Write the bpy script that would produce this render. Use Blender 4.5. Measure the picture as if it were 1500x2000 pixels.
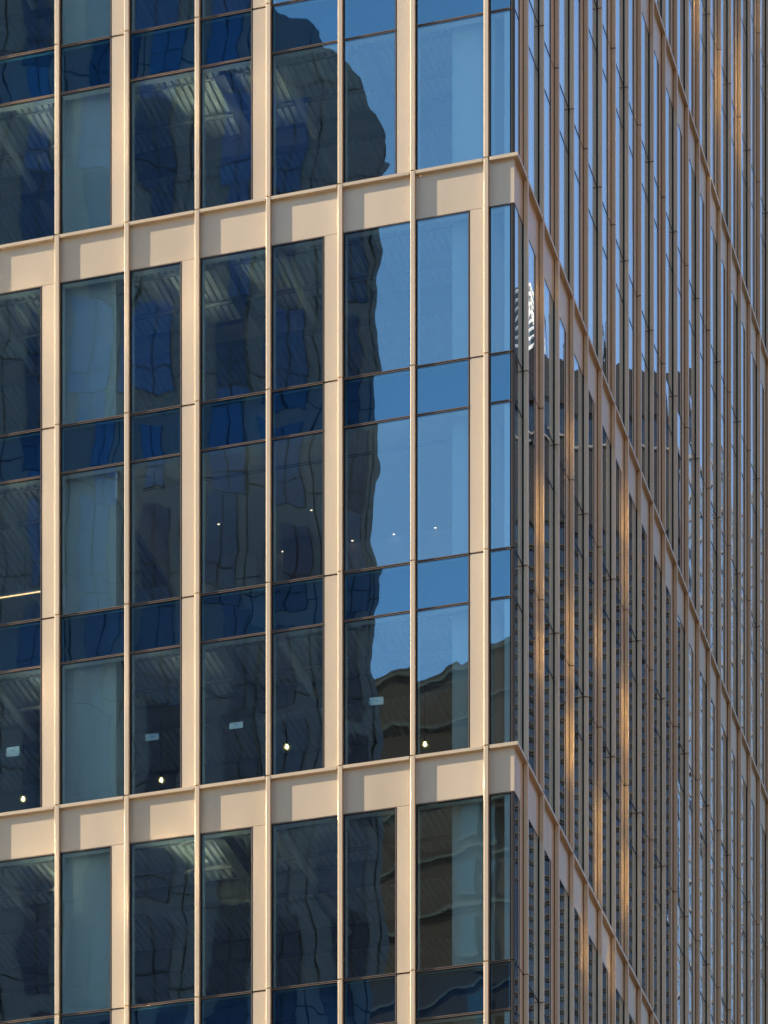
import bpy, math, random
from mathutils import Vector, Matrix
random.seed(7)
R = math.radians
for o in list(bpy.data.objects):
    bpy.data.objects.remove(o)
scene = bpy.context.scene
COL = scene.collection

# ------------------------------------------------------------------ camera (level, strongly shifted lens)
EYE = 1.7
F, CX, Y0 = 8654.3, 214.5, 5343.7            # focal length, principal column and horizon in photo pixels (1500 x 2000)
cam = bpy.data.cameras.new('camera')
cam.sensor_fit = 'HORIZONTAL'
cam.sensor_width = 36
cam.lens = F / 1500 * 36
cam.shift_x = (750 - CX) / 1500
cam.shift_y = (Y0 - 1000) / 1500
cam.clip_start, cam.clip_end = 1.0, 8000
cam_o = bpy.data.objects.new('camera', cam)
cam_o.location = (0, 0, EYE)
cam_o.rotation_euler = (R(90), 0, 0)
COL.objects.link(cam_o)
scene.camera = cam_o

# ------------------------------------------------------------------ light
A = R(17.6588)                                # turn of the near facade away from the picture plane
SIN, COS = math.sin(A), math.cos(A)
LD = Vector((-COS, SIN, 0))                   # along the sunlit facade, away from the corner
RD = Vector((SIN, COS, 0))                    # along the shaded facade, away from the corner
CORNER = Vector((8.2391, 89.412, 0))
PHI, ELEV = R(77.6), R(22.6)
sdir = (-RD) * math.cos(PHI) + LD * math.sin(PHI)
sdir = Vector((sdir.x * math.cos(ELEV), sdir.y * math.cos(ELEV), math.sin(ELEV)))
sun = bpy.data.lights.new('sun', 'SUN')
sun.energy = 5.0
sun.angle = R(0.5)
sun.color = (1.0, 0.87, 0.70)
sun_o = bpy.data.objects.new('sun', sun)
sun_o.rotation_euler = sdir.to_track_quat('Z', 'Y').to_euler()
sun_o.location = (-60, 60, 160)
COL.objects.link(sun_o)

world = bpy.data.worlds.new("World")
scene.world = world
world.use_nodes = True
wn = world.node_tree
sky = wn.nodes.new('ShaderNodeTexSky')
sky.sky_type = 'NISHITA'
sky.sun_disc = False
sky.sun_elevation = ELEV
sky.sun_rotation = math.atan2(sdir.x, sdir.y)
sky.altitude = 50
sky.air_density = 1.0
sky.dust_density = 0.25
sky.ozone_density = 3.2
wn.links.new(sky.outputs[0], wn.nodes['Background'].inputs[0])
wn.nodes['Background'].inputs[1].default_value = 0.115

scene.view_settings.view_transform = 'Standard'
scene.view_settings.look = 'None'
scene.view_settings.gamma = 1
scene.view_settings.exposure = 1.62
scene.render.engine = 'CYCLES'
cy = scene.cycles
cy.max_bounces = 10
cy.diffuse_bounces = 3
cy.glossy_bounces = 6
cy.transmission_bounces = 6
cy.transparent_max_bounces = 20
cy.use_denoising = True
cy.blur_glossy = 0.0
cy.sample_clamp_indirect = 120
cy.use_guiding = True
cy.guiding_training_samples = 64


# ------------------------------------------------------------------ materials
def new_mat(name):
    m = bpy.data.materials.new(name)
    m.use_nodes = True
    nt = m.node_tree
    for n in list(nt.nodes):
        nt.nodes.remove(n)
    out = nt.nodes.new('ShaderNodeOutputMaterial')
    return m, nt, out


def N(nt, kind, **kw):
    n = nt.nodes.new('ShaderNode' + kind)
    for k, v in kw.items():
        setattr(n, k, v)
    return n


def setin(nt, n, i, v):
    if hasattr(v, 'is_linked') or hasattr(v, 'links'):
        nt.links.new(v, n.inputs[i])
    else:
        n.inputs[i].default_value = v


def math_n(nt, op, a, b=0.0, c=None):
    n = N(nt, 'Math', operation=op)
    setin(nt, n, 0, a)
    setin(nt, n, 1, b)
    if c is not None:
        setin(nt, n, 2, c)
    return n.outputs[0]


def vmath(nt, op, a, b=None, scale=None):
    n = N(nt, 'VectorMath', operation=op)
    setin(nt, n, 0, a)
    if b is not None:
        setin(nt, n, 1, b)
    if scale is not None:
        n.inputs['Scale'].default_value = scale
    return n.outputs[0]


def warp_normal(nt, scale, amount, tilt, stretch=(1, 1, 1), pillow=0.0):
    """A normal that wanders a little over a sheet, and leans a little differently on each sheet (face attribute pid)."""
    co = N(nt, 'TexCoord').outputs['Object']
    att = N(nt, 'Attribute', attribute_name='pid').outputs['Fac']
    off = N(nt, 'CombineXYZ')
    nt.links.new(math_n(nt, 'MULTIPLY', att, 37.0), off.inputs[0])
    nt.links.new(math_n(nt, 'MULTIPLY', att, 91.0), off.inputs[1])
    nt.links.new(math_n(nt, 'MULTIPLY', att, 53.0), off.inputs[2])
    p = vmath(nt, 'MULTIPLY', co, stretch)
    p = vmath(nt, 'ADD', p, off.outputs[0])
    nz = N(nt, 'TexNoise')
    nz.inputs['Scale'].default_value = scale
    nz.inputs['Detail'].default_value = 3.0
    nz.inputs['Roughness'].default_value = 0.48
    nt.links.new(p, nz.inputs['Vector'])
    v = vmath(nt, 'SCALE', vmath(nt, 'SUBTRACT', nz.outputs['Color'], (0.5, 0.5, 0.5)), scale=amount)
    wh = N(nt, 'TexWhiteNoise', noise_dimensions='1D')
    nt.links.new(math_n(nt, 'MULTIPLY', att, 1000.0), wh.inputs['W'])
    t = vmath(nt, 'SCALE', vmath(nt, 'SUBTRACT', wh.outputs['Color'], (0.5, 0.5, 0.5)), scale=tilt)
    geo = N(nt, 'NewGeometry').outputs['Normal']
    n = vmath(nt, 'ADD', vmath(nt, 'ADD', geo, v), t)
    if pillow:
        bl = N(nt, 'Attribute', attribute_name='bulge').outputs['Vector']
        n = vmath(nt, 'ADD', n, vmath(nt, 'SCALE', bl, scale=pillow))
    return vmath(nt, 'NORMALIZE', n)


def glass_mat(name, r0, tint, refl, scale, amount, tilt, stretch, pillow):
    m, nt, out = new_mat(name)
    nrm = warp_normal(nt, scale, amount, tilt, stretch, pillow)
    lw = N(nt, 'LayerWeight')
    lw.inputs['Blend'].default_value = 0.5
    f5 = math_n(nt, 'POWER', lw.outputs['Facing'], 5.0)
    fac = math_n(nt, 'MULTIPLY_ADD', f5, 1 - r0, r0)
    tr = N(nt, 'BsdfTransparent')
    tr.inputs[0].default_value = (*tint, 1)
    gl = N(nt, 'BsdfGlossy')
    gl.inputs['Color'].default_value = (*refl, 1)
    gl.inputs['Roughness'].default_value = 0.0
    nt.links.new(nrm, gl.inputs['Normal'])
    mx = N(nt, 'MixShader')
    nt.links.new(fac, mx.inputs[0])
    nt.links.new(tr.outputs[0], mx.inputs[1])
    nt.links.new(gl.outputs[0], mx.inputs[2])
    nt.links.new(mx.outputs[0], out.inputs[0])
    return m


def pbr(name, col, rough=0.5, metal=0.0, vary=0.06, scale=3.0, stretch=(1, 1, 1), warp=0.0, spec=0.5, emit=None, emit_s=0.0, bump=0.0):
    m, nt, out = new_mat(name)
    b = N(nt, 'BsdfPrincipled')
    co = vmath(nt, 'MULTIPLY', N(nt, 'TexCoord').outputs['Object'], stretch)
    nz = N(nt, 'TexNoise')
    nz.inputs['Scale'].default_value = scale
    nz.inputs['Detail'].default_value = 4
    nt.links.new(co, nz.inputs['Vector'])
    mr = N(nt, 'MapRange')
    mr.inputs['To Min'].default_value = 1 - vary
    mr.inputs['To Max'].default_value = 1 + vary
    nt.links.new(nz.outputs['Fac'], mr.inputs['Value'])
    pid = N(nt, 'Attribute', attribute_name='pid').outputs['Fac']
    per = math_n(nt, 'MULTIPLY_ADD', pid, vary, 1 - vary * 0.5)
    v = math_n(nt, 'MULTIPLY', mr.outputs[0], per)
    cc = vmath(nt, 'SCALE', (*col,))
    nt.links.new(v, cc.node.inputs['Scale'])
    nt.links.new(cc, b.inputs['Base Color'])
    b.inputs['Roughness'].default_value = rough
    rr = math_n(nt, 'MULTIPLY_ADD', nz.outputs['Fac'], 0.12 * rough, rough * 0.94)
    nt.links.new(rr, b.inputs['Roughness'])
    b.inputs['Metallic'].default_value = metal
    b.inputs['Specular IOR Level'].default_value = spec
    if warp:
        nt.links.new(warp_normal(nt, 1.1, warp, warp * 0.8), b.inputs['Normal'])
    if bump:
        bp = N(nt, 'Bump')
        bp.inputs['Strength'].default_value = 0.5
        bp.inputs['Distance'].default_value = bump
        nt.links.new(nz.outputs['Fac'], bp.inputs['Height'])
        nt.links.new(bp.outputs[0], b.inputs['Normal'])
    if emit:
        b.inputs['Emission Color'].default_value = (*emit, 1)
        b.inputs['Emission Strength'].default_value = emit_s
    nt.links.new(b.outputs[0], out.inputs[0])
    return m


BRONZE = pbr('champagne_metal', (0.515, 0.407, 0.280), 0.35, 0.40, 0.09, 1.5, (1, 1, 0.3), warp=0.03, spec=0.12)
BLACK = pbr('black_gasket', (0.009, 0.009, 0.010), 0.6, 0.0, 0.1, spec=0.2)
BEAD = pbr('bronze_bead', (0.22, 0.165, 0.125), 0.4, 0.4, 0.05)
GLASS = glass_mat('window_glass', 0.20, (0.78, 0.87, 0.90), (0.72, 0.97, 0.99), 0.75, 0.0110, 0.0045, (1, 1, 0.7), 0.0012)
GLASS_R = glass_mat('shaded_side_glass', 0.42, (0.86, 0.91, 0.90), (1.0, 1.0, 1.0), 0.75, 0.013, 0.005, (1, 1, 0.7), 0.0015)
GLASS_SP = glass_mat('spandrel_glass', 0.19, (0.50, 0.74, 0.85), (0.66, 0.95, 0.98), 0.9, 0.0115, 0.005, (1, 1, 0.8), 0.002)
LINER = pbr('pale_inner_frame', (0.58, 0.60, 0.57), 0.5, 0.0, 0.05)
NAVY = pbr('navy_shadow_box', (0.012, 0.035, 0.075), 0.5, 0.0, 0.1)
DECK = pbr('galvanised_deck', (0.84, 0.82, 0.74), 0.45, 0.1, 0.22, 2.5)
STEEL = pbr('sprayed_steel', (0.30, 0.28, 0.25), 0.8, 0.0, 0.2, 12)
PLASTER = pbr('white_plaster', (0.50, 0.51, 0.46), 0.7, 0.0, 0.05)
CEIL = pbr('flat_ceiling', (0.74, 0.64, 0.53), 0.7, 0.0, 0.05)
SLAB = pbr('slab_concrete', (0.60, 0.58, 0.54), 0.85, 0.0, 0.12)
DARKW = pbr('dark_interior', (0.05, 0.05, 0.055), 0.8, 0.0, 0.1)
PAPER = pbr('paper', (0.56, 0.60, 0.60), 0.6, 0.0, 0.03)
INK = pbr('blue_ink', (0.03, 0.12, 0.30), 0.6)
CAGE = pbr('yellow_cage', (0.75, 0.55, 0.03), 0.4)
WOOD = pbr('brown_wood', (0.16, 0.085, 0.05), 0.6, 0.0, 0.2)
BULB = pbr('lit_bulb', (1, 1, 1), 0.4, emit=(1.0, 0.88, 0.60), emit_s=3)
DOWN = pbr('lit_downlight', (1, 1, 1), 0.4, emit=(1.0, 0.66, 0.42), emit_s=1.1)
LINE = pbr('lit_line', (1, 1, 1), 0.4, emit=(1.0, 0.50, 0.20), emit_s=1.3)
WHITE = pbr('white_trim', (0.7, 0.7, 0.68), 0.4)
ASPHALT = pbr('asphalt', (0.055, 0.055, 0.058), 0.9, 0.0, 0.2, 0.4)
BOUNCE = pbr('bounce_paving', (0.36, 0.31, 0.25), 0.85, 0.0, 0.15, 0.6)
PAVING = pbr('paving', (0.17, 0.16, 0.15), 0.85, 0.0, 0.15, 0.6)


# ------------------------------------------------------------------ mesh builder
class MB:
    def __init__(self):
        self.v, self.f, self.m, self.p, self.b = [], [], [], [], []
        self.mats = []

    def mat(self, m):
        if m not in self.mats:
            self.mats.append(m)
        return self.mats.index(m)

    def face(self, idx, m, pid, bul=None):
        self.f.append(idx)
        self.m.append(self.mat(m))
        self.p.append(pid)
        self.b.append(bul or [(0, 0, 0)] * len(idx))

    def poly_prism(self, prof, lo, hi, m, tf, flip=False, pid=None, bulge=False):
        """prof: 2-D outline (a, b), extruded along c from lo to hi; tf maps (a, b, c) to the object's own frame."""
        if pid is None:
            pid = random.random()
        n = len(prof)
        k = len(self.v)
        for c in (lo, hi):
            for a, b in prof:
                self.v.append(tf(a, b, c))
        ring = list(range(n))
        fs = [[k + i for i in reversed(ring)], [k + n + i for i in ring]]
        for i in ring:
            j = (i + 1) % n
            fs.append([k + i, k + j, k + n + j, k + n + i])
        for f in fs:
            if flip:
                f = f[::-1]
            bl = None
            if bulge:
                c0 = sum((Vector(self.v[i]) for i in f), Vector()) / len(f)
                bl = [tuple(Vector(self.v[i]) - c0) for i in f]
            self.face(f, m, pid, bl)

    def box(self, a0, a1, b0, b1, c0, c1, m, tf=lambda a, b, c: (a, b, c), flip=False, pid=None, bulge=False):
        self.poly_prism([(a0, b0), (a1, b0), (a1, b1), (a0, b1)], c0, c1, m, tf, flip, pid, bulge)

    def lathe(self, prof, m, at=(0, 0, 0), n=16, pid=None):
        """prof: (radius, z) from bottom to top."""
        pid = random.random() if pid is None else pid
        k = len(self.v)
        for r, z in prof:
            for i in range(n):
                t = 2 * math.pi * i / n
                self.v.append((at[0] + r * math.cos(t), at[1] + r * math.sin(t), at[2] + z))
        for q in range(len(prof) - 1):
            for i in range(n):
                j = (i + 1) % n
                self.face([k + q * n + i, k + q * n + j, k + (q + 1) * n + j, k + (q + 1) * n + i], m, pid)
        self.face([k + i for i in reversed(range(n))], m, pid)
        self.face([k + (len(prof) - 1) * n + i for i in range(n)], m, pid)

    def tube(self, pts, r, m, n=6, pid=None):
        pid = random.random() if pid is None else pid
        pts = [Vector(p) for p in pts]
        rings = []
        for i, p in enumerate(pts):
            t = (pts[min(i + 1, len(pts) - 1)] - pts[max(i - 1, 0)]).normalized()
            s = t.cross(Vector((0, 0, 1)))
            s = s.normalized() if s.length > 1e-4 else Vector((1, 0, 0))
            u = t.cross(s)
            k = len(self.v)
            for q in range(n):
                a = 2 * math.pi * q / n
                self.v.append(tuple(p + (s * math.cos(a) + u * math.sin(a)) * r))
            rings.append(k)
        for a, b in zip(rings, rings[1:]):
            for q in range(n):
                j = (q + 1) % n
                self.face([a + q, a + j, b + j, b + q], m, pid)
        self.face([rings[0] + q for q in reversed(range(n))], m, pid)
        self.face([rings[-1] + q for q in range(n)], m, pid)

    def build(self, name, parent=None, label=None, kind=None, smooth=False):
        me = bpy.data.meshes.new(name)
        me.from_pydata(self.v, [], self.f)
        for m in self.mats:
            me.materials.append(m)
        me.polygons.foreach_set('material_index', self.m)
        at = me.attributes.new('pid', 'FLOAT', 'FACE')
        at.data.foreach_set('value', self.p)
        if any(any(any(x) for x in bl) for bl in self.b):
            ab = me.attributes.new('bulge', 'FLOAT_VECTOR', 'CORNER')
            ab.data.foreach_set('vector', [c for bl in self.b for v in bl for c in v])
        if smooth:
            me.polygons.foreach_set('use_smooth', [True] * len(self.f))
        me.update()
        o = bpy.data.objects.new(name, me)
        COL.objects.link(o)
        if parent is not None:
            o.parent = parent
        if label:
            o['label'] = label
        if kind:
            o['kind'] = kind
        return o


def thing(name, label, cat, loc=(0, 0, 0), rz=0.0, group=None):
    o = bpy.data.objects.new(name, None)
    o.empty_display_size = 0.5
    o.location = loc
    o.rotation_euler = (0, 0, rz)
    COL.objects.link(o)
    o['label'] = label
    o['category'] = cat
    if group:
        o['group'] = group
    return o


def tag(o, label, cat, group=None):
    o['label'] = label
    o['category'] = cat
    if group:
        o['group'] = group
    return o


# ------------------------------------------------------------------ the office tower
# own frame: x = v (depth behind the sunlit facade, along the shaded one), y = u (along the sunlit facade), z = height
tower = thing('office_tower', 'tall glass office tower clad in champagne bronze fins, ledges and panels, seen at its corner',
              'building', CORNER, math.pi / 2 - A)

tfL = lambda s, d, z: (d, s, z)               # sunlit facade: s along it, d depth
tfR = lambda s, d, z: (s, d, z)               # shaded facade
E = EYE
B_, W_, M2, M1, U_, P_, Q_, T_ = [h + E for h in (35.898, 40.264, 44.232, 48.198, 52.156, 56.121, 60.06, 64.0)]
JOINTS = [27.9 + E, 31.93 + E, B_, W_, M2, M1, U_, P_, Q_, T_, T_ + 3.96, T_ + 7.92, T_ + 11.88]
LEDGES = {27.9 + E, W_, U_, T_, T_ + 11.88}
FIN_W, FIN_D, GL = 0.092, 0.084, 0.102       # fin width, fin depth, depth of the glass and panel plane
PITCH = 1.524
KMAX, JMAX = 14, 34                           # fins built on the sunlit and on the shaded facade
ucen = lambda k: 0.6626 + k * PITCH
vnear = lambda j: 0.916 + j * PITCH


def block_odd(z):
    """Which fins carry a side panel in the block that holds height z: 0 even, 1 odd (on the sunlit facade)."""
    n = sum(1 for l in LEDGES if l > z + 0.05)
    return n


def panel_parity(ztop):
    lv = sorted(LEDGES)
    i = sum(1 for l in lv if l < ztop - 0.05)     # 1: below W, 2: W..U, 3: U..T, 4: above T
    return {1: 1, 2: 0, 3: 1, 4: 0}.get(i, 1)


# cells between levels: (bottom joint, top joint, top is ledge)
cells = []
for z0, z1 in zip(JOINTS, JOINTS[1:]):
    zt = z1 - (0.958 if z1 in LEDGES else 0.985)         # top edge of the frame of the vision window
    zb = z0 if z0 in LEDGES else z0 + 0.004
    cells.append(dict(z0=z0, z1=z1, zt=zt, zb=zb, top_ledge=z1 in LEDGES, bot_ledge=z0 in LEDGES))

items = {}                                    # part name -> list of (size rank, function that adds to a builder, label)


def px_of(v, u, z):
    p = CORNER + RD * v + LD * u
    return CX + F * p.x / p.y, Y0 - F * (z - EYE) / p.y


def in_view(side, s, z, pad=30):
    x, y = px_of(GL, s, z) if side == 'L' else px_of(s, GL, z)
    return -pad < x < 1500 + pad and -pad < y < 2000 + pad


def seen_any(side, s0, s1, z0, z1):
    for i in range(5):
        for j in range(5):
            if in_view(side, s0 + (s1 - s0) * i / 4, z0 + (z1 - z0) * j / 4, 0):
                return True
    return False


def put(part, side, s0, s1, z0, z1, fn):
    vis = seen_any(side, s0, s1, z0, z1)
    rank = (0 if vis else 1, 0 if side == 'L' else 1, min(s0, s1))
    items.setdefault(part, []).append((rank, fn))


def fin_prof(s0, s1):
    c = 0.007
    return [(s0, GL + 0.01), (s0, c), (s0 + c, 0.0), (s1 - c, 0.0), (s1, c), (s1, GL + 0.01)][::-1]


def add_fin(side, s0, z0, z1):
    def fn(parent, mb=None):
        own = mb is None
        mb = mb or MB()
        tf, fl = (tfL, True) if side == 'L' else (tfR, False)
        # ends a centimetre short of the joint, so a real gap shows
        prof = [(s0, FIN_D), (s0, 0.006), (s0 + 0.006, 0), (s0 + FIN_W - 0.006, 0), (s0 + FIN_W, 0.006), (s0 + FIN_W, FIN_D)]
        mb.poly_prism(prof, z0 + 0.014, z1 - 0.014, BRONZE, tf, fl)
        # the dark stem that carries the fin
        mb.box(s0 + 0.012, s0 + FIN_W - 0.012, FIN_D + 0.0005, GL + 0.05, z0, z1, BLACK, tf, fl)
        if own:
            mb.build('vertical_fin', parent)
    put('vertical_fin', side, s0, s0 + FIN_W, z0, z1, fn)


def add_plate(part, side, s0, s1, z0, z1, d0=GL - 0.004, d1=GL + 0.04):
    def fn(parent, mb=None):
        own = mb is None
        mb = mb or MB()
        tf, fl = (tfL, True) if side == 'L' else (tfR, False)
        mb.box(s0, s1, d0, d1, z0, z1, BRONZE, tf, fl)
        if own:
            mb.build(part, parent)
    put(part, side, s0, s1, z0, z1, fn)


def add_ledge(side, s0, s1, z):
    def fn(parent, mb=None):
        own = mb is None
        mb = mb or MB()
        tf, fl = (tfL, True) if side == 'L' else (tfR, False)
        f0, c = 0.006, 0.005
        # (d, z) section extruded along s
        prof = [(f0, z - 0.070 + c), (f0 + c, z - 0.070), (GL + 0.03, z - 0.070), (GL + 0.03, z + 0.004), (f0 + c, z), (f0, z - c)]
        mb.poly_prism(prof, s0, s1, BRONZE, lambda d, zz, s: tf(s, d, zz), fl if side == 'L' else False)
        if own:
            mb.build('ledge', parent)
    put('ledge', side, s0, s1, z - 0.07, z, fn)


def frame_ring(mb, side, s0, s1, z0, z1, w, d0, d1, m):
    tf, fl = (tfL, True) if side == 'L' else (tfR, False)
    mb.box(s0, s0 + w, d0, d1, z0, z1, m, tf, fl)
    mb.box(s1 - w, s1, d0, d1, z0, z1, m, tf, fl)
    mb.box(s0 + w, s1 - w, d0, d1, z0, z0 + w, m, tf, fl)
    mb.box(s0 + w, s1 - w, d0, d1, z1 - w, z1, m, tf, fl)


def add_window(part, side, s0, s1, z0, z1, spandrel, bead_sides=(True, True, False, False)):
    """Black frame with slim bronze beads, pane, pale inner frame; a spandrel window has a navy shadow box behind its pane."""
    def fn(parent, mb=None):
        own = mb is None
        tf, fl = (tfL, True) if side == 'L' else (tfR, False)
        fr = mb or MB()
        w = 0.026
        frame_ring(fr, side, s0, s1, z0, z1, w, GL - 0.001, GL + 0.05, BLACK)
        b = 0.008
        top, bot, near, far = bead_sides
        if top:
            fr.box(s0 + 0.004, s1 - 0.004, GL - 0.016, GL - 0.0015, z1 - 0.018, z1 - 0.018 + b, BEAD, tf, fl)
        if bot:
            fr.box(s0 + 0.004, s1 - 0.004, GL - 0.016, GL - 0.0015, z0 + 0.008, z0 + 0.008 + b, BEAD, tf, fl)
        if near:
            fr.box(s0 + 0.008, s0 + 0.008 + b, GL - 0.010, GL - 0.0015, z0 + 0.022, z1 - 0.022, BEAD, tf, fl)
        if far:
            fr.box(s1 - 0.008 - b, s1 - 0.008, GL - 0.010, GL - 0.0015, z0 + 0.022, z1 - 0.022, BEAD, tf, fl)
        f_o = fr.build(part, parent) if own else None
        pn = mb or MB()
        pn.box(s0 + w - 0.004, s1 - w + 0.004, GL + 0.0015, GL + 0.026, z0 + w - 0.004, z1 - w + 0.004,
               (GLASS_SP if spandrel else GLASS) if side == 'L' else GLASS_R, tf, fl, bulge=True)
        if own:
            pn.build('pane', f_o)
        li = mb or MB()
        frame_ring(li, side, s0 + 0.004, s1 - 0.004, z0 + 0.004, z1 - 0.004, 0.024 if not spandrel else 0.03, GL + 0.0515, GL + (0.21 if not spandrel else 0.12), LINER)
        if own:
            li.build('inner_frame', f_o)
        if spandrel:
            bp = mb or MB()
            bp.box(s0 + 0.002, s1 - 0.002, GL + 0.1215, GL + 0.14, z0 + 0.002, z1 - 0.002, NAVY, tf, fl)
            if own:
                bp.build('back_panel', f_o)
    put(part, side, s0, s1, z0, z1, fn)


# bays: (side, s0, s1, panel) panel at the low-s end on the sunlit facade (right of it stands fin k), at the high-s end on the shaded one
for c in cells:
    par = panel_parity(c['z1'])
    z0, z1, zt, zb = c['z0'], c['z1'], c['zt'], c['zb']
    # --- sunlit facade
    for k in range(-1, KMAX):
        if k == -1:
            s0, s1 = GL + 0.062, ucen(0) - FIN_W / 2 - 0.004
            has = False
        else:
            s0, s1 = ucen(k) + FIN_W / 2 + 0.004, ucen(k + 1) - FIN_W / 2 - 0.004
            has = (k % 2 == par)
        if k == -1:
            pl0 = GL - 0.002
        else:
            pl0 = s0
        if c['top_ledge']:
            add_plate('spandrel_panel', 'L', pl0, s1 + 0.016, zt + 0.004, z1 - 0.066)
        else:
            add_window('spandrel_window', 'L', s0 + (0.318 if has else 0), s1, zt, z1 - 0.002, True, (True, True, has, False))
        if has:
            top = zt if c['top_ledge'] else z1 - 0.016
            add_plate('side_panel', 'L', s0 - 0.016, s0 + 0.306, zb + (0 if c['bot_ledge'] else 0.014), top - 0.004)
        add_window('window', 'L', s0 + (0.318 if has else 0), s1, zb, zt - 0.002, False, (not c['top_ledge'] or True, not c['bot_ledge'], has, False))
    # --- shaded facade
    for j in range(0, JMAX):
        s1 = vnear(j) - 0.004
        s0 = GL + 0.034 if j == 0 else vnear(j - 1) + FIN_W + 0.004
        has = (j % 2 == (1 - par))
        pl0 = GL + 0.034 - 0.034 - 0.006 if j == 0 else s0 - 0.016
        if c['top_ledge']:
            add_plate('spandrel_panel', 'R', (GL + 0.042) if j == 0 else s0, s1 + 0.004, zt + 0.004, z1 - 0.066)
        else:
            add_window('spandrel_window', 'R', s0, s1 - (0.318 if has else 0), zt, z1 - 0.002, True, (False, False, False, has))
        if has:
            top = zt if c['top_ledge'] else z1 - 0.016
            add_plate('side_panel', 'R', s1 - 0.306, s1 + 0.006, zb + (0 if c['bot_ledge'] else 0.014), top - 0.004)
        add_window('window', 'R', s0, s1 - (0.318 if has else 0), zb, zt - 0.002, False, (False, False, False, has))
    # --- fins
    for k in range(0, KMAX + 1):
        add_fin('L', ucen(k) - FIN_W / 2, z0, z1)
    for j in range(0, JMAX + 1):
        add_fin('R', vnear(j), z0, z1)

for z in sorted(LEDGES):
    for k in range(0, KMAX):
        add_ledge('L', ucen(k) + FIN_W / 2 + 0.028, ucen(k + 1) - FIN_W / 2 - 0.001, z)
    for j in range(1, JMAX):
        add_ledge('R', vnear(j - 1) + FIN_W + 0.028, vnear(j) - 0.001, z)

LIMIT = 100
for part, lst in items.items():
    lst.sort(key=lambda t: t[0])
    n_vis = sum(1 for r, _ in lst if r[0] == 0)
    n_own = min(LIMIT - 1, n_vis)
    if n_vis > LIMIT - 1:
        n_own = LIMIT - 1
    for r, fn in lst[:n_own]:
        fn(tower)
    if lst[n_own:]:
        mb = MB()
        for r, fn in lst[n_own:]:
            fn(tower, mb)
        o = mb.build(part + '_field', tower, kind='stuff')

# corner ledges (one mitred piece each) and the corner posts
for z in sorted(LEDGES):
    mb = MB()
    f0, f1 = 0.006, GL + 0.03
    uE, vE = ucen(0) - FIN_W / 2 - 0.024, vnear(0) - 0.001
    outline = [(f0, f0), (vE, f0), (vE, f1), (f1, f1), (f1, uE), (f0, uE)]     # (v, u)
    mb.poly_prism(outline, z - 0.070, z, BRONZE, lambda a, b, c: (a, b, c))
    mb.build('corner_ledge', tower)
for c in cells:
    mb = MB()
    top = c['zt'] if c['top_ledge'] else c['z1'] - 0.006
    mb.box(GL - 0.004, GL + 0.060, GL - 0.004, GL + 0.060, c['zb'] + 0.004, top, BLACK)
    mb.box(GL - 0.0075, GL - 0.0045, GL + 0.042, GL + 0.050, c['zb'] + 0.01, top - 0.01, BEAD)
    mb.build('corner_post', tower)

ROT = Matrix.Rotation(math.pi / 2 - A, 3, 'Z')


def to_world(v, u, z):
    return CORNER + RD * v + LD * u + Vector((0, 0, z))


def at_px(x, y, v):
    """Point of the plane v = const behind the sunlit facade that shows at pixel (x, y)."""
    k = (x - CX) / F
    base = CORNER + RD * v
    u = (base.x - k * base.y) / (-LD.x + k * LD.y)
    p = base + LD * u
    return u, EYE + (Y0 - y) / F * p.y


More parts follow.
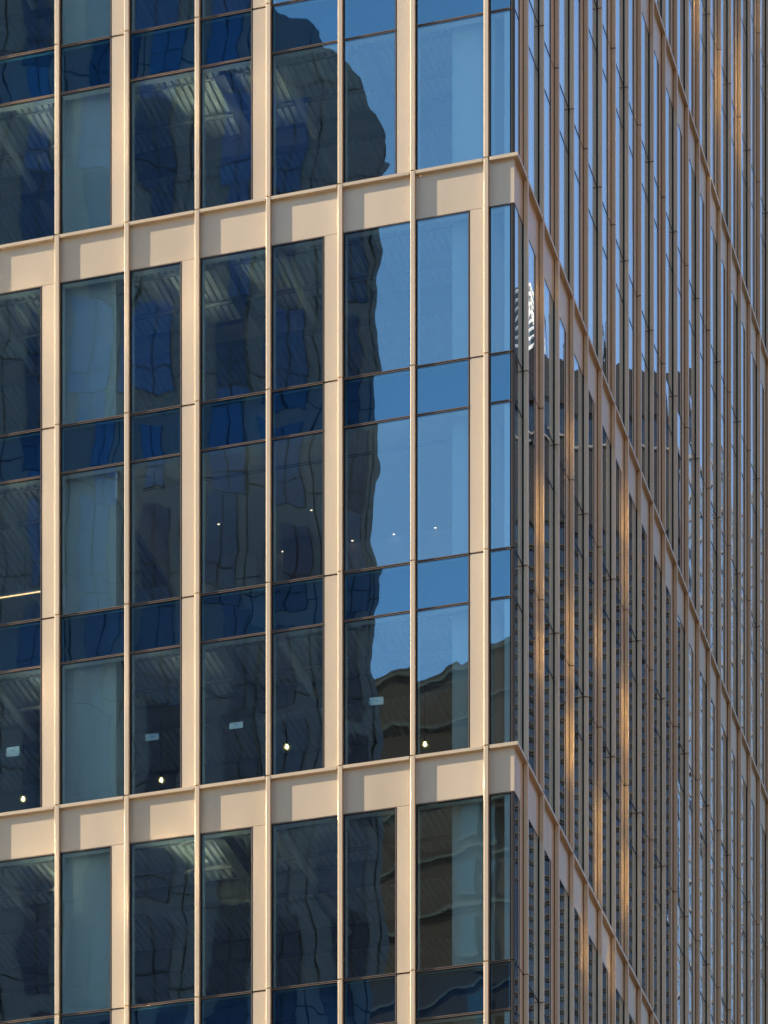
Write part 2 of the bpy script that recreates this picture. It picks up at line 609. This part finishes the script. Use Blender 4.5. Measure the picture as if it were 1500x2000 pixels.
# ---- floors: slab, ribbed deck, girder, beams; columns; core
U1, V1 = ucen(KMAX) - 0.2, vnear(JMAX) - 0.3
room = None
for c in cells:
    zt = c['zt']
    zd = zt + 0.30
    mb = MB()
    mb.box(0.36, V1, 0.36, U1, zd + 0.085, zd + 0.30, SLAB)
    slab = mb.build('floor_slab', tower)
    # ribbed steel deck under the slab: trapezoid flutes that run away from the sunlit facade
    flat = abs(c['z1'] - M1) < 0.01
    u_from = 9.0 if flat else 0.40
    db = MB()
    p = 0.15
    u = u_from
    prof = []
    while u < U1 - p:
        prof += [(u, zd), (u + 0.056, zd), (u + 0.070, zd + 0.080), (u + 0.136, zd + 0.080)]
        u += p
    prof_all = prof + [(u, zd), (u, zd + 0.084), (u_from, zd + 0.084)]
    k0 = len(db.v)
    vs = [0.38, 9.5]
    for vv in vs:
        for (uu, zz) in prof + [(u, zd)]:
            db.v.append((vv, uu, zz))
    n = len(prof) + 1
    for i in range(n - 1):
        db.face([k0 + i, k0 + n + i, k0 + n + i + 1, k0 + i + 1], DECK, 0.5)
    db.build('ceiling_deck', slab)
    gb = MB()
    for gv in (3.1, 6.2):
        gb.box(gv, gv + 0.30, 0.5, U1, zd - 0.02, zd - 0.0015, STEEL)
        gb.box(gv + 0.13, gv + 0.17, 0.5, U1, zd - 0.42, zd - 0.0205, STEEL)
        gb.box(gv, gv + 0.30, 0.5, U1, zd - 0.44, zd - 0.4205, STEEL)
    if not flat:
        gb.build('girder', slab)
    bb = MB()
    for bu in (3.25, 6.3, 9.95, 13.0):
        if flat and bu < 9:
            continue
        bb.box(0.45, 3.095, bu, bu + 0.22, zd - 0.016, zd - 0.001, STEEL)
        bb.box(0.45, 3.095, bu + 0.095, bu + 0.125, zd - 0.32, zd - 0.0165, STEEL)
        bb.box(0.45, 3.095, bu, bu + 0.22, zd - 0.336, zd - 0.3205, STEEL)
    bb.build('beam', slab)
    pm = MB()
    pm.tube([(2.05, u_from + 0.2, zd - 0.2), (2.05, U1 - 0.3, zd - 0.2)], 0.05, STEEL, 8)
    pm.tube([(0.9, u_from + 0.2, zd - 0.10), (0.9, U1 - 0.3, zd - 0.10)], 0.022, STEEL, 8)
    for pu in (11.4, 5.1):
        if pu > u_from:
            pm.tube([(0.6, pu, zd - 0.26), (6.0, pu, zd - 0.26)], 0.085, DECK, 10)
            pm.tube([(2.4, pu, zd - 0.2), (2.4, pu, zd - 0.01)], 0.008, STEEL, 5)
            pm.tube([(1.2, pu, zd - 0.2), (1.2, pu, zd - 0.01)], 0.008, STEEL, 5)
    pm.build('pipe', slab)
    # encased columns behind the glass
    zf = c['z0'] - 0.38
    for (u0, u1, v0, v1) in ((8.66, 9.86, 0.47, 1.35), (0.60, 1.485, 0.52, 1.40)):
        mb = MB()
        mb.box(v0, v1, u0, u1, zf - 0.1, zd - 0.002, PLASTER)
        mb.build('column', tower)
    if flat:
        mb = MB()
        z = zt + 0.05
        mb.box(0.36, 1.05, 0.40, 8.6, z, z + 0.05, CEIL)
        mb.box(1.05, 1.10, 0.40, 8.6, z, z + 0.22, CEIL)
        mb.box(1.10, 7.0, 0.40, 8.6, z + 0.17, z + 0.22, CEIL)
        mb.box(0.36, 7.0, 8.6, 8.65, z - 0.6, z + 0.22, CEIL)
        mb.box(5.2, 5.3, 0.4, 8.6, zf, z + 0.17, CEIL)
        ceil = mb.build('flat_ceiling', slab)
        mb = MB()
        mb.box(1.62, 1.645, 1.1, 8.45, z + 0.166, z + 0.169, DARKW)
        mb.box(1.70, 1.725, 1.1, 8.45, z + 0.166, z + 0.169, DARKW)
        mb.build('slot_diffuser', ceil)
        mb = MB()
        for (xa, ya, xb, yb, vv, mt) in ((553, 1056, 640, 1150, 4.4, WOOD), (432, 1086, 500, 1175, 4.0, STEEL)):
            ua, za = at_px(xa, ya, vv)
            ub, zb_ = at_px(xb, yb, vv)
            mb.box(vv, vv + 0.4, min(ua, ub), max(ua, ub), zf, za, mt)
        mb.build('bulkhead', slab)  # brown block stands in for a dark opening, grey one for a box
        room = dict(z=z + 0.17, zf=zf)
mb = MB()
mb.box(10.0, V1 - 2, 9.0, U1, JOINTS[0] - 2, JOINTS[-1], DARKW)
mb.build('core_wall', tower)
mb = MB()
mb.box(0.3, V1, 0.3, U1, 0.02, JOINTS[0] - 0.2, BRONZE)
mb.build('lower_storeys', tower)
mb = MB()
mb.box(0.3, V1, 0.3, U1, JOINTS[-1] + 0.02, JOINTS[-1] + 3.5, BRONZE)
mb.build('upper_storeys', tower)
mb = MB()
mb.box(0.35, V1, U1 + 0.02, U1 + 0.3, JOINTS[0] - 0.2, JOINTS[-1], BRONZE)
mb.box(V1 + 0.02, V1 + 0.3, 0.35, U1 + 0.3, JOINTS[0] - 0.2, JOINTS[-1], BRONZE)
mb.build('end_wall', tower)

# ------------------------------------------------------------------ small things behind the glass
RZ = math.pi / 2 - A
notices = [
    (735, 1370, 27, 15, 'white paper notice taped inside a window beside the reflected brick roof'),
    (461, 1417, 27, 12, 'narrow white paper strip taped inside the wide dark window left of the picture centre'),
    (297, 1440, 26, 13, 'white paper notice taped inside the narrow window right of the pale column'),
    (25, 1468, 26, 19, 'square white paper notice with blue mark at the left edge of the picture'),
]
for x, y, w, h, lab in notices:
    u, z = at_px(x, y, GL + 0.034)
    t = thing('paper_notice', lab, 'notice', to_world(GL + 0.0325, u, z), RZ, 'paper notices taped to the windows')
    hw, hh = w / 91 / 2, h / 96 / 2
    mb = MB()
    sk = random.uniform(-0.12, 0.12)
    mb.poly_prism([(-hw, -hh), (hw, -hh + hw * sk), (hw * 0.97, hh + hw * sk), (-hw, hh)], 0.0, 0.0012, PAPER, lambda a, b, c: (c, a, b), False)
    mb.build('sheet', t)
    mb = MB()
    mb.box(-0.0012, -0.0003, -hw * 0.15, hw * 0.2, hh * 0.1, hh * 0.32, INK)
    mb.build('ink_mark', t)

bulbs = [
    (560, 1458, 'caged work lamp with lit bulb in the narrow window below the centre'),
    (830, 1453, 'caged work lamp with lit bulb in the window nearest the building corner'),
    (315, 1523, 'caged work lamp with lit bulb under a white paper notice, right of the pale column'),
    (45, 1560, 'caged work lamp with lit bulb low in the window at the left edge'),
]
for x, y, lab in bulbs:
    v = 1.0
    u, z = at_px(x, y, v)
    t = thing('work_lamp', lab, 'lamp', to_world(v, u, z), RZ, 'caged work lamps strung inside the third storey')
    mb = MB()
    mb.lathe([(0.012, -0.05), (0.03, -0.035), (0.036, -0.005), (0.028, 0.025), (0.016, 0.04)], BULB, n=12)
    mb.build('bulb', t, smooth=True)
    mb = MB()
    for i in range(6):
        a = math.pi * i / 3
        pts = [(0.068 * math.sin(q) * math.cos(a), 0.068 * math.sin(q) * math.sin(a), -0.01 - 0.075 * math.cos(q)) for q in [math.pi * r / 8 for r in range(9)]]
        mb.tube(pts, 0.005, CAGE, 5)
    mb.tube([(0.068 * math.cos(q), 0.068 * math.sin(q), -0.01) for q in [2 * math.pi * r / 12 for r in range(13)]], 0.005, CAGE, 5)
    mb.build('cage', t)
    mb = MB()
    mb.lathe([(0.018, 0.042), (0.022, 0.06), (0.022, 0.11), (0.008, 0.125)], BLACK, n=10)
    mb.tube([(0, 0, 0.12), (0.01, 0.01, 0.5), (0, 0, 1.2)], 0.006, BLACK, 5)
    mb.build('socket', t)

downs = [
    (288, 1047, 'small recessed downlight far left on the flat ceiling'),
    (427, 1024, 'small recessed downlight in the wide grey pane left of centre'),
    (608, 996, 'small recessed downlight highest on the flat ceiling, in the narrow pane'),
    (552, 1126, 'small recessed downlight lowest on the flat ceiling, near the pane bottom'),
    (688, 1082, 'small recessed downlight left of three, in the dark part of the reflected tower'),
    (769, 1069, 'small recessed downlight just right of the reflected tower edge'),
    (850, 1056, 'small recessed downlight nearest the corner column'),
]
for x, y, lab in downs:
    # march back until the ray meets the ceiling
    v = 1.2
    while v < 5.1:
        u, z = at_px(x, y, v)
        if z >= room['z'] - 0.006:
            break
        v += 0.01
    t = thing('downlight', lab, 'light', to_world(v, u, room['z']), RZ, 'recessed downlights in the flat ceiling')
    mb = MB()
    mb.lathe([(0.024, -0.010), (0.030, -0.004), (0.030, -0.0005)], DOWN, n=14)
    mb.build('lens', t)
    mb = MB()
    k = 14
    mb.lathe([(0.050, -0.006), (0.058, -0.003), (0.058, -0.0008)], WHITE, n=k)
    mb.build('trim_ring', t)

u, z = at_px(75, 1156, 2.4)
t = thing('linear_lamp', 'long thin lit lamp hanging under the ribbed ceiling at the left edge', 'lamp', to_world(2.4, u, z), RZ)
mb = MB()
mb.box(-0.03, 0.03, -0.2, 3.4, 0.004, 0.04, WHITE)
mb.build('housing', t)
mb = MB()
mb.box(-0.015, 0.015, -0.19, 3.39, -0.006, 0.0035, LINE)
mb.build('diffuser', t)
mb = MB()
mb.tube([(0, 0.3, 0.04), (0, 0.3, 1.0)], 0.006, BLACK, 5)
mb.tube([(0, 2.9, 0.04), (0, 2.9, 1.0)], 0.006, BLACK, 5)
mb.build('hanger', t)

# ------------------------------------------------------------------ the street, the neighbours that the glass mirrors, unseen bodies added for their light
mb = MB()
mb.v = [(-3000, -3000, 0), (3000, -3000, 0), (3000, 3000, 0), (-3000, 3000, 0)]
mb.face([0, 1, 2, 3], PAVING, 0.5)
g = mb.build('ground')
g['kind'] = 'structure'


mb = MB()
mb.v = [(-70, 15, 0.004), (2, 15, 0.004), (9, 86, 0.004), (-70, 112, 0.004)]
mb.face([0, 1, 2, 3], BOUNCE, 0.5)  # unseen pale sheet added to bounce sun up to ceilings and soffits
g = mb.build('bounce_pavement')
g['kind'] = 'structure'


def mirror(p, side):
    """The real place of a point that shows, mirrored, behind one of the two glass planes."""
    if side == 'L':
        n, q = RD, CORNER + RD * GL
    else:
        n, q = LD, CORNER + LD * GL
    return p - n * (2 * (p - q).dot(n))


def virt(x, y, zd, side):
    """Real point that the glass shows at pixel (x, y), zd metres from the camera in the mirrored world."""
    return mirror(Vector(((x - CX) / F * zd, zd, EYE + (Y0 - y) / F * zd)), side)


def height_of(y, zd):
    return EYE + (Y0 - y) / F * zd


def facade_frame(pa, pb, face_to):
    """Frame of a facade that runs from pa to pb (on the ground) and looks towards face_to: x along it, y into the building."""
    pa, pb = Vector((pa.x, pa.y, 0)), Vector((pb.x, pb.y, 0))
    x = (pb - pa).normalized()
    y = Vector((-x.y, x.x, 0))
    if y.dot(Vector((face_to.x, face_to.y, 0)) - pa) > 0:
        pa, pb = pb, pa
        x = -x
        y = -y
    return pa, (pb - pa).length, math.atan2(x.y, x.x)


FAC_MID = to_world(0, 4, 45)
# 1. dark glass tower with grey piers
TG = pbr('dark_tower_stone', (0.13, 0.165, 0.21), 0.6, 0.0, 0.15, 0.8)
TGL = pbr('dark_tower_glass', (0.045, 0.11, 0.24), 0.16, 0.5, 0.4, 0.15, spec=0.6)
TGD = pbr('dark_tower_navy_glass', (0.018, 0.048, 0.12), 0.2, 0.3, 0.4, 0.15, spec=0.5)
TJ = pbr('dark_tower_joint', (0.012, 0.012, 0.012), 0.7, spec=0.1)
zd = 165.0
pR, pL = virt(742, 1000, zd, 'L'), virt(-420, 1000, zd - 4, 'L')
base, wid, rz = facade_frame(pR, pL, FAC_MID)
t1 = thing('dark_tower', 'dark glass tower with grey stone piers and stepped top, mirrored in the sunlit facade', 'building', base, rz)
m_inv = Matrix.Rotation(-rz, 3, 'Z')
right_at = (m_inv @ (Vector((pR.x, pR.y, 0)) - base)).x      # which end is the reflected right edge
hh = lambda y: height_of(y, zd)
steps = [(0, 0), (0, hh(345)), (0.25, hh(345)), (0.25, hh(270)), (0.8, hh(215)), (1.2, hh(160)), (2.2, hh(105)), (2.9, hh(82)), (3.9, hh(60)), (4.6, hh(15)), (6.5, hh(-60)), (wid, hh(-90)), (wid, 0)]
if right_at > wid / 2:
    steps = [(wid - a, b) for a, b in steps][::-1]
mb = MB()
mb.poly_prism(steps, 0, 26, TG, lambda a, b, c: (a, c, b), True)
body = mb.build('wall', t1)


def tower_top(a):
    a2 = wid - a if right_at > wid / 2 else a
    st = [(0, hh(345)), (0.25, hh(270)), (0.8, hh(215)), (1.2, hh(160)), (2.2, hh(105)), (2.9, hh(82)), (3.9, hh(60)), (4.6, hh(15)), (6.5, hh(-60)), (wid, hh(-90))]
    for (a0, b0), (a1, b1) in zip(st, st[1:]):
        if a0 <= a2 <= a1:
            return b0 + (b1 - b0) * (a2 - a0) / (a1 - a0)
    return st[-1][1]


rng = random.Random(3)
cnt = 0
colw = 2.35
nx = int(wid / colw)
for i in range(nx):
    a0 = 0.35 + i * colw
    offs = [0.1, 0.35, 0.0, 0.4, 0.2, 0.1, 0.3, 0.0, 0.2, 0.4, 0.1, 0.3]
    z = 61.5
    while z < 110:
        hgt = rng.choice((3.74, 3.74, 3.74, 3.1))
        w_ = rng.choice((1.1, 1.45, 1.25, 0.9))
        tg = TGL if rng.random() < (0.6 if i < 5 else 0.3) else TGD
        off = offs[i] + rng.choice((0.0, 0.0, 0.0, 0.3))
        if z + hgt < tower_top(a0 + 0.4) - 0.5 and z + hgt < tower_top(a0 + w_ + off) - 0.5 and cnt < 99:
            mb = MB()
            mb.box(a0 + off, a0 + off + w_, -0.06, 0.0, z, z + hgt, tg)
            mb.box(a0 + off - 0.03, a0 + off, -0.07, 0.0, z, z + hgt, TJ)
            mb.box(a0 + off + w_ * 0.5 - 0.02, a0 + off + w_ * 0.5 + 0.02, -0.08, -0.06, z, z + hgt, TJ)
            mb.box(a0 + off, a0 + off + w_, -0.075, -0.061, z + 0.9, z + 0.94, TJ)
            mb.build('window', t1)
            cnt += 1
        z += 3.8
mb = MB()
z = 39.2
while z < 106:
    xs = [a * 0.25 for a in range(int(wid * 4)) if tower_top(a * 0.25) > z + 0.3]
    mb.box(max(0.02, min(xs)), min(wid - 0.02, max(xs)), -0.012, 0.0, z, z + 0.05, TJ)
    z += 3.8
for i in range(nx):
    mb.box(0.2 + i * colw, 0.25 + i * colw, -0.012, 0.0, 0.2, min(tower_top(0.2 + i * colw), tower_top(0.25 + i * colw)) - 0.3, TJ)
mb.build('joint', t1)

# 2. brown brick building with pale string courses
BRICK = pbr('brown_brick', (0.060, 0.036, 0.026), 0.85, 0.0, 0.25, 3.0, spec=0.1)
STONE = pbr('pale_string_course', (0.10, 0.092, 0.08), 0.8, spec=0.1)
BGL = pbr('brick_building_glass', (0.015, 0.035, 0.055), 0.3, 0.0, 0.2, spec=0.4)
pa, pb = virt(690, 1340, 206, 'L'), virt(1150, 1200, 198, 'L')
base, wid2, rz = facade_frame(pa, pb, FAC_MID)
t2 = thing('brick_building', 'brown brick apartment house with pale string courses, mirrored near the corner', 'building', base, rz)
Hb = height_of(1262, 202)
mb = MB()
mb.box(0, wid2, 0, 18, 0, Hb, BRICK)
mb.build('wall', t2)
for z in (Hb - 0.35, Hb - 3.0, Hb - 6.6, Hb - 9.6, Hb - 12.6, Hb - 15.6, Hb - 18.6):
    mb = MB()
    mb.box(-0.06, wid2 + 0.06, -0.12, -0.001, z, z + 0.16, STONE)
    mb.build('string_course', t2)
for r in range(8):
    for q in range(2):
        mb = MB()
        z0 = Hb - 9.3 - 3.0 * r
        x0 = 2.2 + q * 3.4
        if x0 + 1.2 > wid2:
            continue
        mb.box(x0, x0 + 1.2, -0.05, -0.001, z0 + 0.4, z0 + 2.2, BGL)
        mb.box(x0 - 0.08, x0 + 1.28, -0.10, -0.001, z0 + 0.25, z0 + 0.385, STONE)
        mb.build('window', t2)
mb = MB()
mb.box(2.0, 2.9, 3, 4.4, Hb, Hb + 1.1, BRICK)
mb.tube([(1.5, 2, Hb), (1.5, 2, Hb + 1.6)], 0.04, TJ)
mb.tube([(1.2, 2, Hb + 1.1), (1.9, 2, Hb + 1.3)], 0.03, TJ)
mb.build('roof_plant', t2)

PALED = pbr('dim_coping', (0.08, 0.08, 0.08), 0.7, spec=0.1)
# 3. banded dark tower in the shaded facade
RMID = to_world(10, 0, 45)
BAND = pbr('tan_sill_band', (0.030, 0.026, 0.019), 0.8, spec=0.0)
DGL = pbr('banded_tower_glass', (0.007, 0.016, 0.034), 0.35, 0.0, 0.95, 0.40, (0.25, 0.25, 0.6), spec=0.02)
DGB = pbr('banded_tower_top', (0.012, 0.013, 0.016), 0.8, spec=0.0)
zd3 = 235.0
pa, pb = virt(985, 700, zd3, 'R'), virt(1318, 700, zd3 + 2, 'R')
base, wid3, rz = facade_frame(pa, pb, RMID)
t3 = thing('banded_tower', 'dark office tower with thin tan sill bands, mirrored in the shaded facade', 'building', base, rz)
H3 = height_of(690, zd3)
mb = MB()
mb.box(0, wid3, 0, 22, 0, H3, DGL)
mb.build('wall', t3)
mb = MB()
mb.box(-0.05, wid3 + 0.05, -0.3, -0.001, H3 - 2.5, H3 - 0.1, DGB)
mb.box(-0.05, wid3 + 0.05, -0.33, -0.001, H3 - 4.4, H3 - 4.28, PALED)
mb.box(-0.05, wid3 + 0.05, -0.3, -0.001, H3 - 9.0, H3 - 4.6, DGB)
mb.build('parapet', t3)
z = H3 - 10.2
i = 0
while z > 60 and i < 99:
    mb = MB()
    mb.box(-0.05, wid3 + 0.05, -0.22, -0.001, z, z + 0.07, BAND)
    mb.box(-0.05, wid3 + 0.05, -0.12, -0.001, z - 0.12, z - 0.001, DGB)
    mb.build('sill_band', t3)
    z -= 0.72 if i % 7 else 1.15
    i += 1
mb = MB()
for q in (0.32, 0.46, 0.62):
    mb.tube([(wid3 * q, 4, H3), (wid3 * q, 4, H3 + 4.5)], 0.07, TJ)
mb.build('antenna', t3)

# 4. pale ribbed round tower behind it
PALE = pbr('pale_round_tower', (0.62, 0.64, 0.66), 0.4)
pc = virt(1012, 600, 300, 'R')
t4 = thing('round_tower', 'pale round tower with white floor rings, mirrored at the corner', 'building', (pc.x, pc.y, 0), 0)
H4 = height_of(578, 300)
mb = MB()
mb.lathe([(1.2, 0), (1.2, H4), (1.0, H4 + 0.2)], BGL, n=24)
mb.build('wall', t4, smooth=False)
for q in range(14):
    mb = MB()
    z = H4 - 0.1 - q * 0.62
    mb.lathe([(1.24, z - 0.22), (1.32, z - 0.1), (1.24, z)], PALE, n=24)
    mb.build('floor_ring', t4)

# 5. pale blue glass block beyond
PBL = pbr('pale_blue_glass', (0.045, 0.08, 0.14), 0.12, 0.0, 0.5, 0.35, spec=0.7)
WFR = pbr('white_grid', (0.07, 0.075, 0.08), 0.5)
pa, pb = virt(1322, 900, 290, 'R'), virt(1720, 900, 330, 'R')
base, wid5, rz = facade_frame(pa, pb, RMID)
t5 = thing('glass_block', 'pale blue glass block with white window grid, mirrored far along the shaded facade', 'building', base, rz)
H5 = height_of(960, 300)
mb = MB()
mb.box(0, wid5, 0, 20, 0, H5, PBL)
mb.build('wall', t5)
mb = MB()
z = 70.0
while z < H5:
    mb.box(-0.02, wid5 + 0.02, -0.12, -0.001, z, z + 0.22, WFR)
    z += 1.9
x = 0.0
while x < wid5:
    mb.box(x, x + 0.14, -0.14, -0.1205, 60, H5, WFR)
    x += 1.5
mb.build('window_grid', t5)

# 6. unseen stone building added across the side street: it warms the shaded facade, hides sky
WARM = pbr('warm_stone', (0.14, 0.076, 0.042), 0.8, 0.0, 0.12, 0.3, spec=0.1)
WGL = pbr('stone_building_glass', (0.03, 0.04, 0.05), 0.15, spec=0.6)
t6 = thing('bounce_building', 'tall warm stone building added unseen across the side street to bounce warm light', 'building', (48, 20, 0), 0)
mb = MB()
mb.box(0, 22, 0, 92, 0, 135, WARM)
mb.build('wall', t6)
for q in range(9):
    for w in range(11):
        mb = MB()
        y0, z0 = 3.0 + q * 9.8, 8 + w * 11.0
        mb.box(-0.06, -0.001, y0, y0 + 2.0, z0, z0 + 3.6, WGL)
        mb.box(-0.12, -0.001, y0 - 0.2, y0 + 2.2, z0 - 0.25, z0 - 0.002, WARM)
        mb.build('window', t6)

# 7. unseen wedge added before the sunlit facade: its mirrors throw sun on the ceilings
UP_MIRROR = pbr('up_mirror', (0.97, 0.90, 0.74), 0.08, 1.0, 0.0)
o_up = Vector((0.45, 0.62, 0.64)).normalized()
n_r = (o_up + sdir).normalized()
pc = to_world(0, 6, 50) - o_up * 42
ax1 = Vector((0, 0, 1)).cross(n_r).normalized()       # level direction in the slope
ax2 = n_r.cross(ax1)                                  # up the slope
rows = []
for x, y, w, h in [(40, 270, 1.2, 1.5), (50, 70, 1.2, 0.6), (318, 235, 1.2, 1.3), (440, 215, 0.8, 1.0), (30, 650, 0.9, 1.2), (298, 620, 1.0, 0.9), (456, 590, 1.1, 0.6),
                   (298, 1330, 1.0, 0.7), (30, 1400, 0.9, 1.6), (50, 1790, 1.2, 1.7), (318, 1730, 1.2, 1.3), (440, 1700, 0.8, 0.8), (300, 1950, 1.0, 0.5), (45, 1960, 1.0, 0.6), (870, 215, 0.6, 0.8), (30, 1010, 0.8, 0.7)]:
    u, z = at_px(x, y, GL)
    p = to_world(GL, u, z)
    k = (p - pc).dot(n_r) / o_up.dot(n_r)
    q = p - o_up * k - pc
    rows.append((q.dot(ax1), q.dot(ax2), w, h))
a0, a1 = min(q[0] for q in rows) - 2, max(q[0] for q in rows) + 2
b0, b1 = min(q[1] for q in rows) - 2, max(q[1] for q in rows) + 2
t7 = thing('mirror_wedge', 'added unseen wedge with mirrors on its slope that throw sun up on the ceilings', 'building', (pc.x, pc.y, 0), 0)
pz = Vector((0, 0, pc.z))
mb = MB()
top = [ax1 * a + ax2 * b + pz for a, b in ((a0, b0), (a1, b0), (a1, b1), (a0, b1))]
mb.v = [(p.x, p.y, 0) for p in top] + [tuple(p - n_r * 0.02) for p in top]
for f in ([3, 2, 1, 0], [4, 5, 6, 7], [0, 1, 5, 4], [1, 2, 6, 5], [2, 3, 7, 6], [3, 0, 4, 7]):
    mb.face(f, STONE, 0.5)
mb.build('wall', t7)
for a, b, w, h in rows:
    mb = MB()
    # a mirror throws a patch as large as itself seen along the ray; the slope shortens its height
    mb.box(a - w / 2, a + w / 2, b - h / 2, b + h / 2, 0.0, 0.06, UP_MIRROR, lambda x_, y_, z_: tuple(ax1 * x_ + ax2 * y_ + n_r * z_ + pz))
    mb.build('sun_mirror', t7)  # mirror set back along the ray from the window it lights

# 8. unseen houses added opposite: aimed mirror windows throw patches of sun on the shaded facade
POL = pbr('gold_mirror', (0.55, 0.43, 0.19), 0.10, 1.0, 0.0)  # gold put into the mirror colour to tint the sun patches


def at_px_R(x, y):
    k = (x - CX) / F
    base = CORNER + LD * GL
    v = (k * base.y - base.x) / (RD.x - k * RD.y)
    p = base + RD * v
    return v, EYE + (Y0 - y) / F * p.y


def mirror_house(name, label, nrm, dist, mid, targets, depth, zmax):
    n = Vector((nrm[0], nrm[1], 0)).normalized()
    d = -sdir
    o = d - n * (2 * d.dot(n))
    pc = to_world(mid[0], GL, mid[1]) - o * dist
    ax = Vector((n.y, -n.x, 0))                   # along the facade
    rz = math.atan2(ax.y, ax.x)
    hits = []
    for x, y, hpx, w in targets:
        v, z = at_px_R(x, y)
        t = to_world(v, GL, z)
        k = (t - pc).dot(n) / o.dot(n)
        sp = t - o * k
        hits.append((ax.dot(sp - pc), sp.z, hpx / 92, w))
    a0, a1 = min(h[0] for h in hits) - 1.5, max(h[0] for h in hits) + 1.5
    base = Vector((pc.x, pc.y, 0)) + ax * a0
    th = thing(name, label, 'building', base, rz)
    inward = -n
    sgn = 1 if Vector((-ax.y, ax.x, 0)).dot(inward) > 0 else -1
    mb = MB()
    y0, y1 = sorted((0.0, sgn * depth))
    mb.box(0, a1 - a0, y0, y1, 0, zmax, WARM)
    mb.build('wall', th)
    for a, z, h, w in hits:
        mb = MB()
        ya, yb = sorted((-sgn * 0.06, -sgn * 0.001))
        mb.box(a - a0 - w / 2, a - a0 + w / 2, ya, yb, z - h / 2, z + h / 2, POL)
        mb.build('window', th)  # mirror pane, placed by tracing back from the patch it lights


mirror_house('angled_mirror_house', 'added unseen stone house with aimed mirror windows, right of the picture', (-1.6, 0.8), 22, (6, 58),
            [(1050, 1000, 110, 0.7), (1048, 1130, 50, 0.6), (1054, 1290, 70, 0.7), (1108, 1200, 60, 0.6), (1108, 1290, 50, 0.6), (1108, 1450, 120, 0.7), (1165, 1600, 70, 0.8),
             (1165, 1700, 60, 0.8), (1163, 1250, 70, 0.5), (1215, 1010, 90, 0.8), (1215, 1130, 60, 0.7), (1217, 1400, 120, 0.8), (1216, 1560, 60, 0.7), (1216, 1720, 130, 0.8), (1108, 860, 80, 0.6),
             (1050, 590, 50, 0.5), (1140, 1870, 80, 0.6), (1210, 430, 70, 0.5), (1030, 470, 40, 0.5), (1090, 620, 40, 0.5), (1320, 1660, 90, 0.5), (1320, 1180, 60, 0.5), (1190, 1890, 50, 0.5)], 8, 76)
mirror_house('tall_mirror_house', 'added unseen tall stone house with aimed mirror windows, right of the picture', (-1.6, 0.8), 38, (20, 68),
            [(1270, 30, 90, 0.8), (1315, 160, 110, 0.7), (1398, 160, 150, 0.8), (1440, 200, 260, 0.9), (1360, 30, 110, 0.7), (1385, 330, 90, 0.6), (1480, 60, 90, 0.7)], 6, 100)
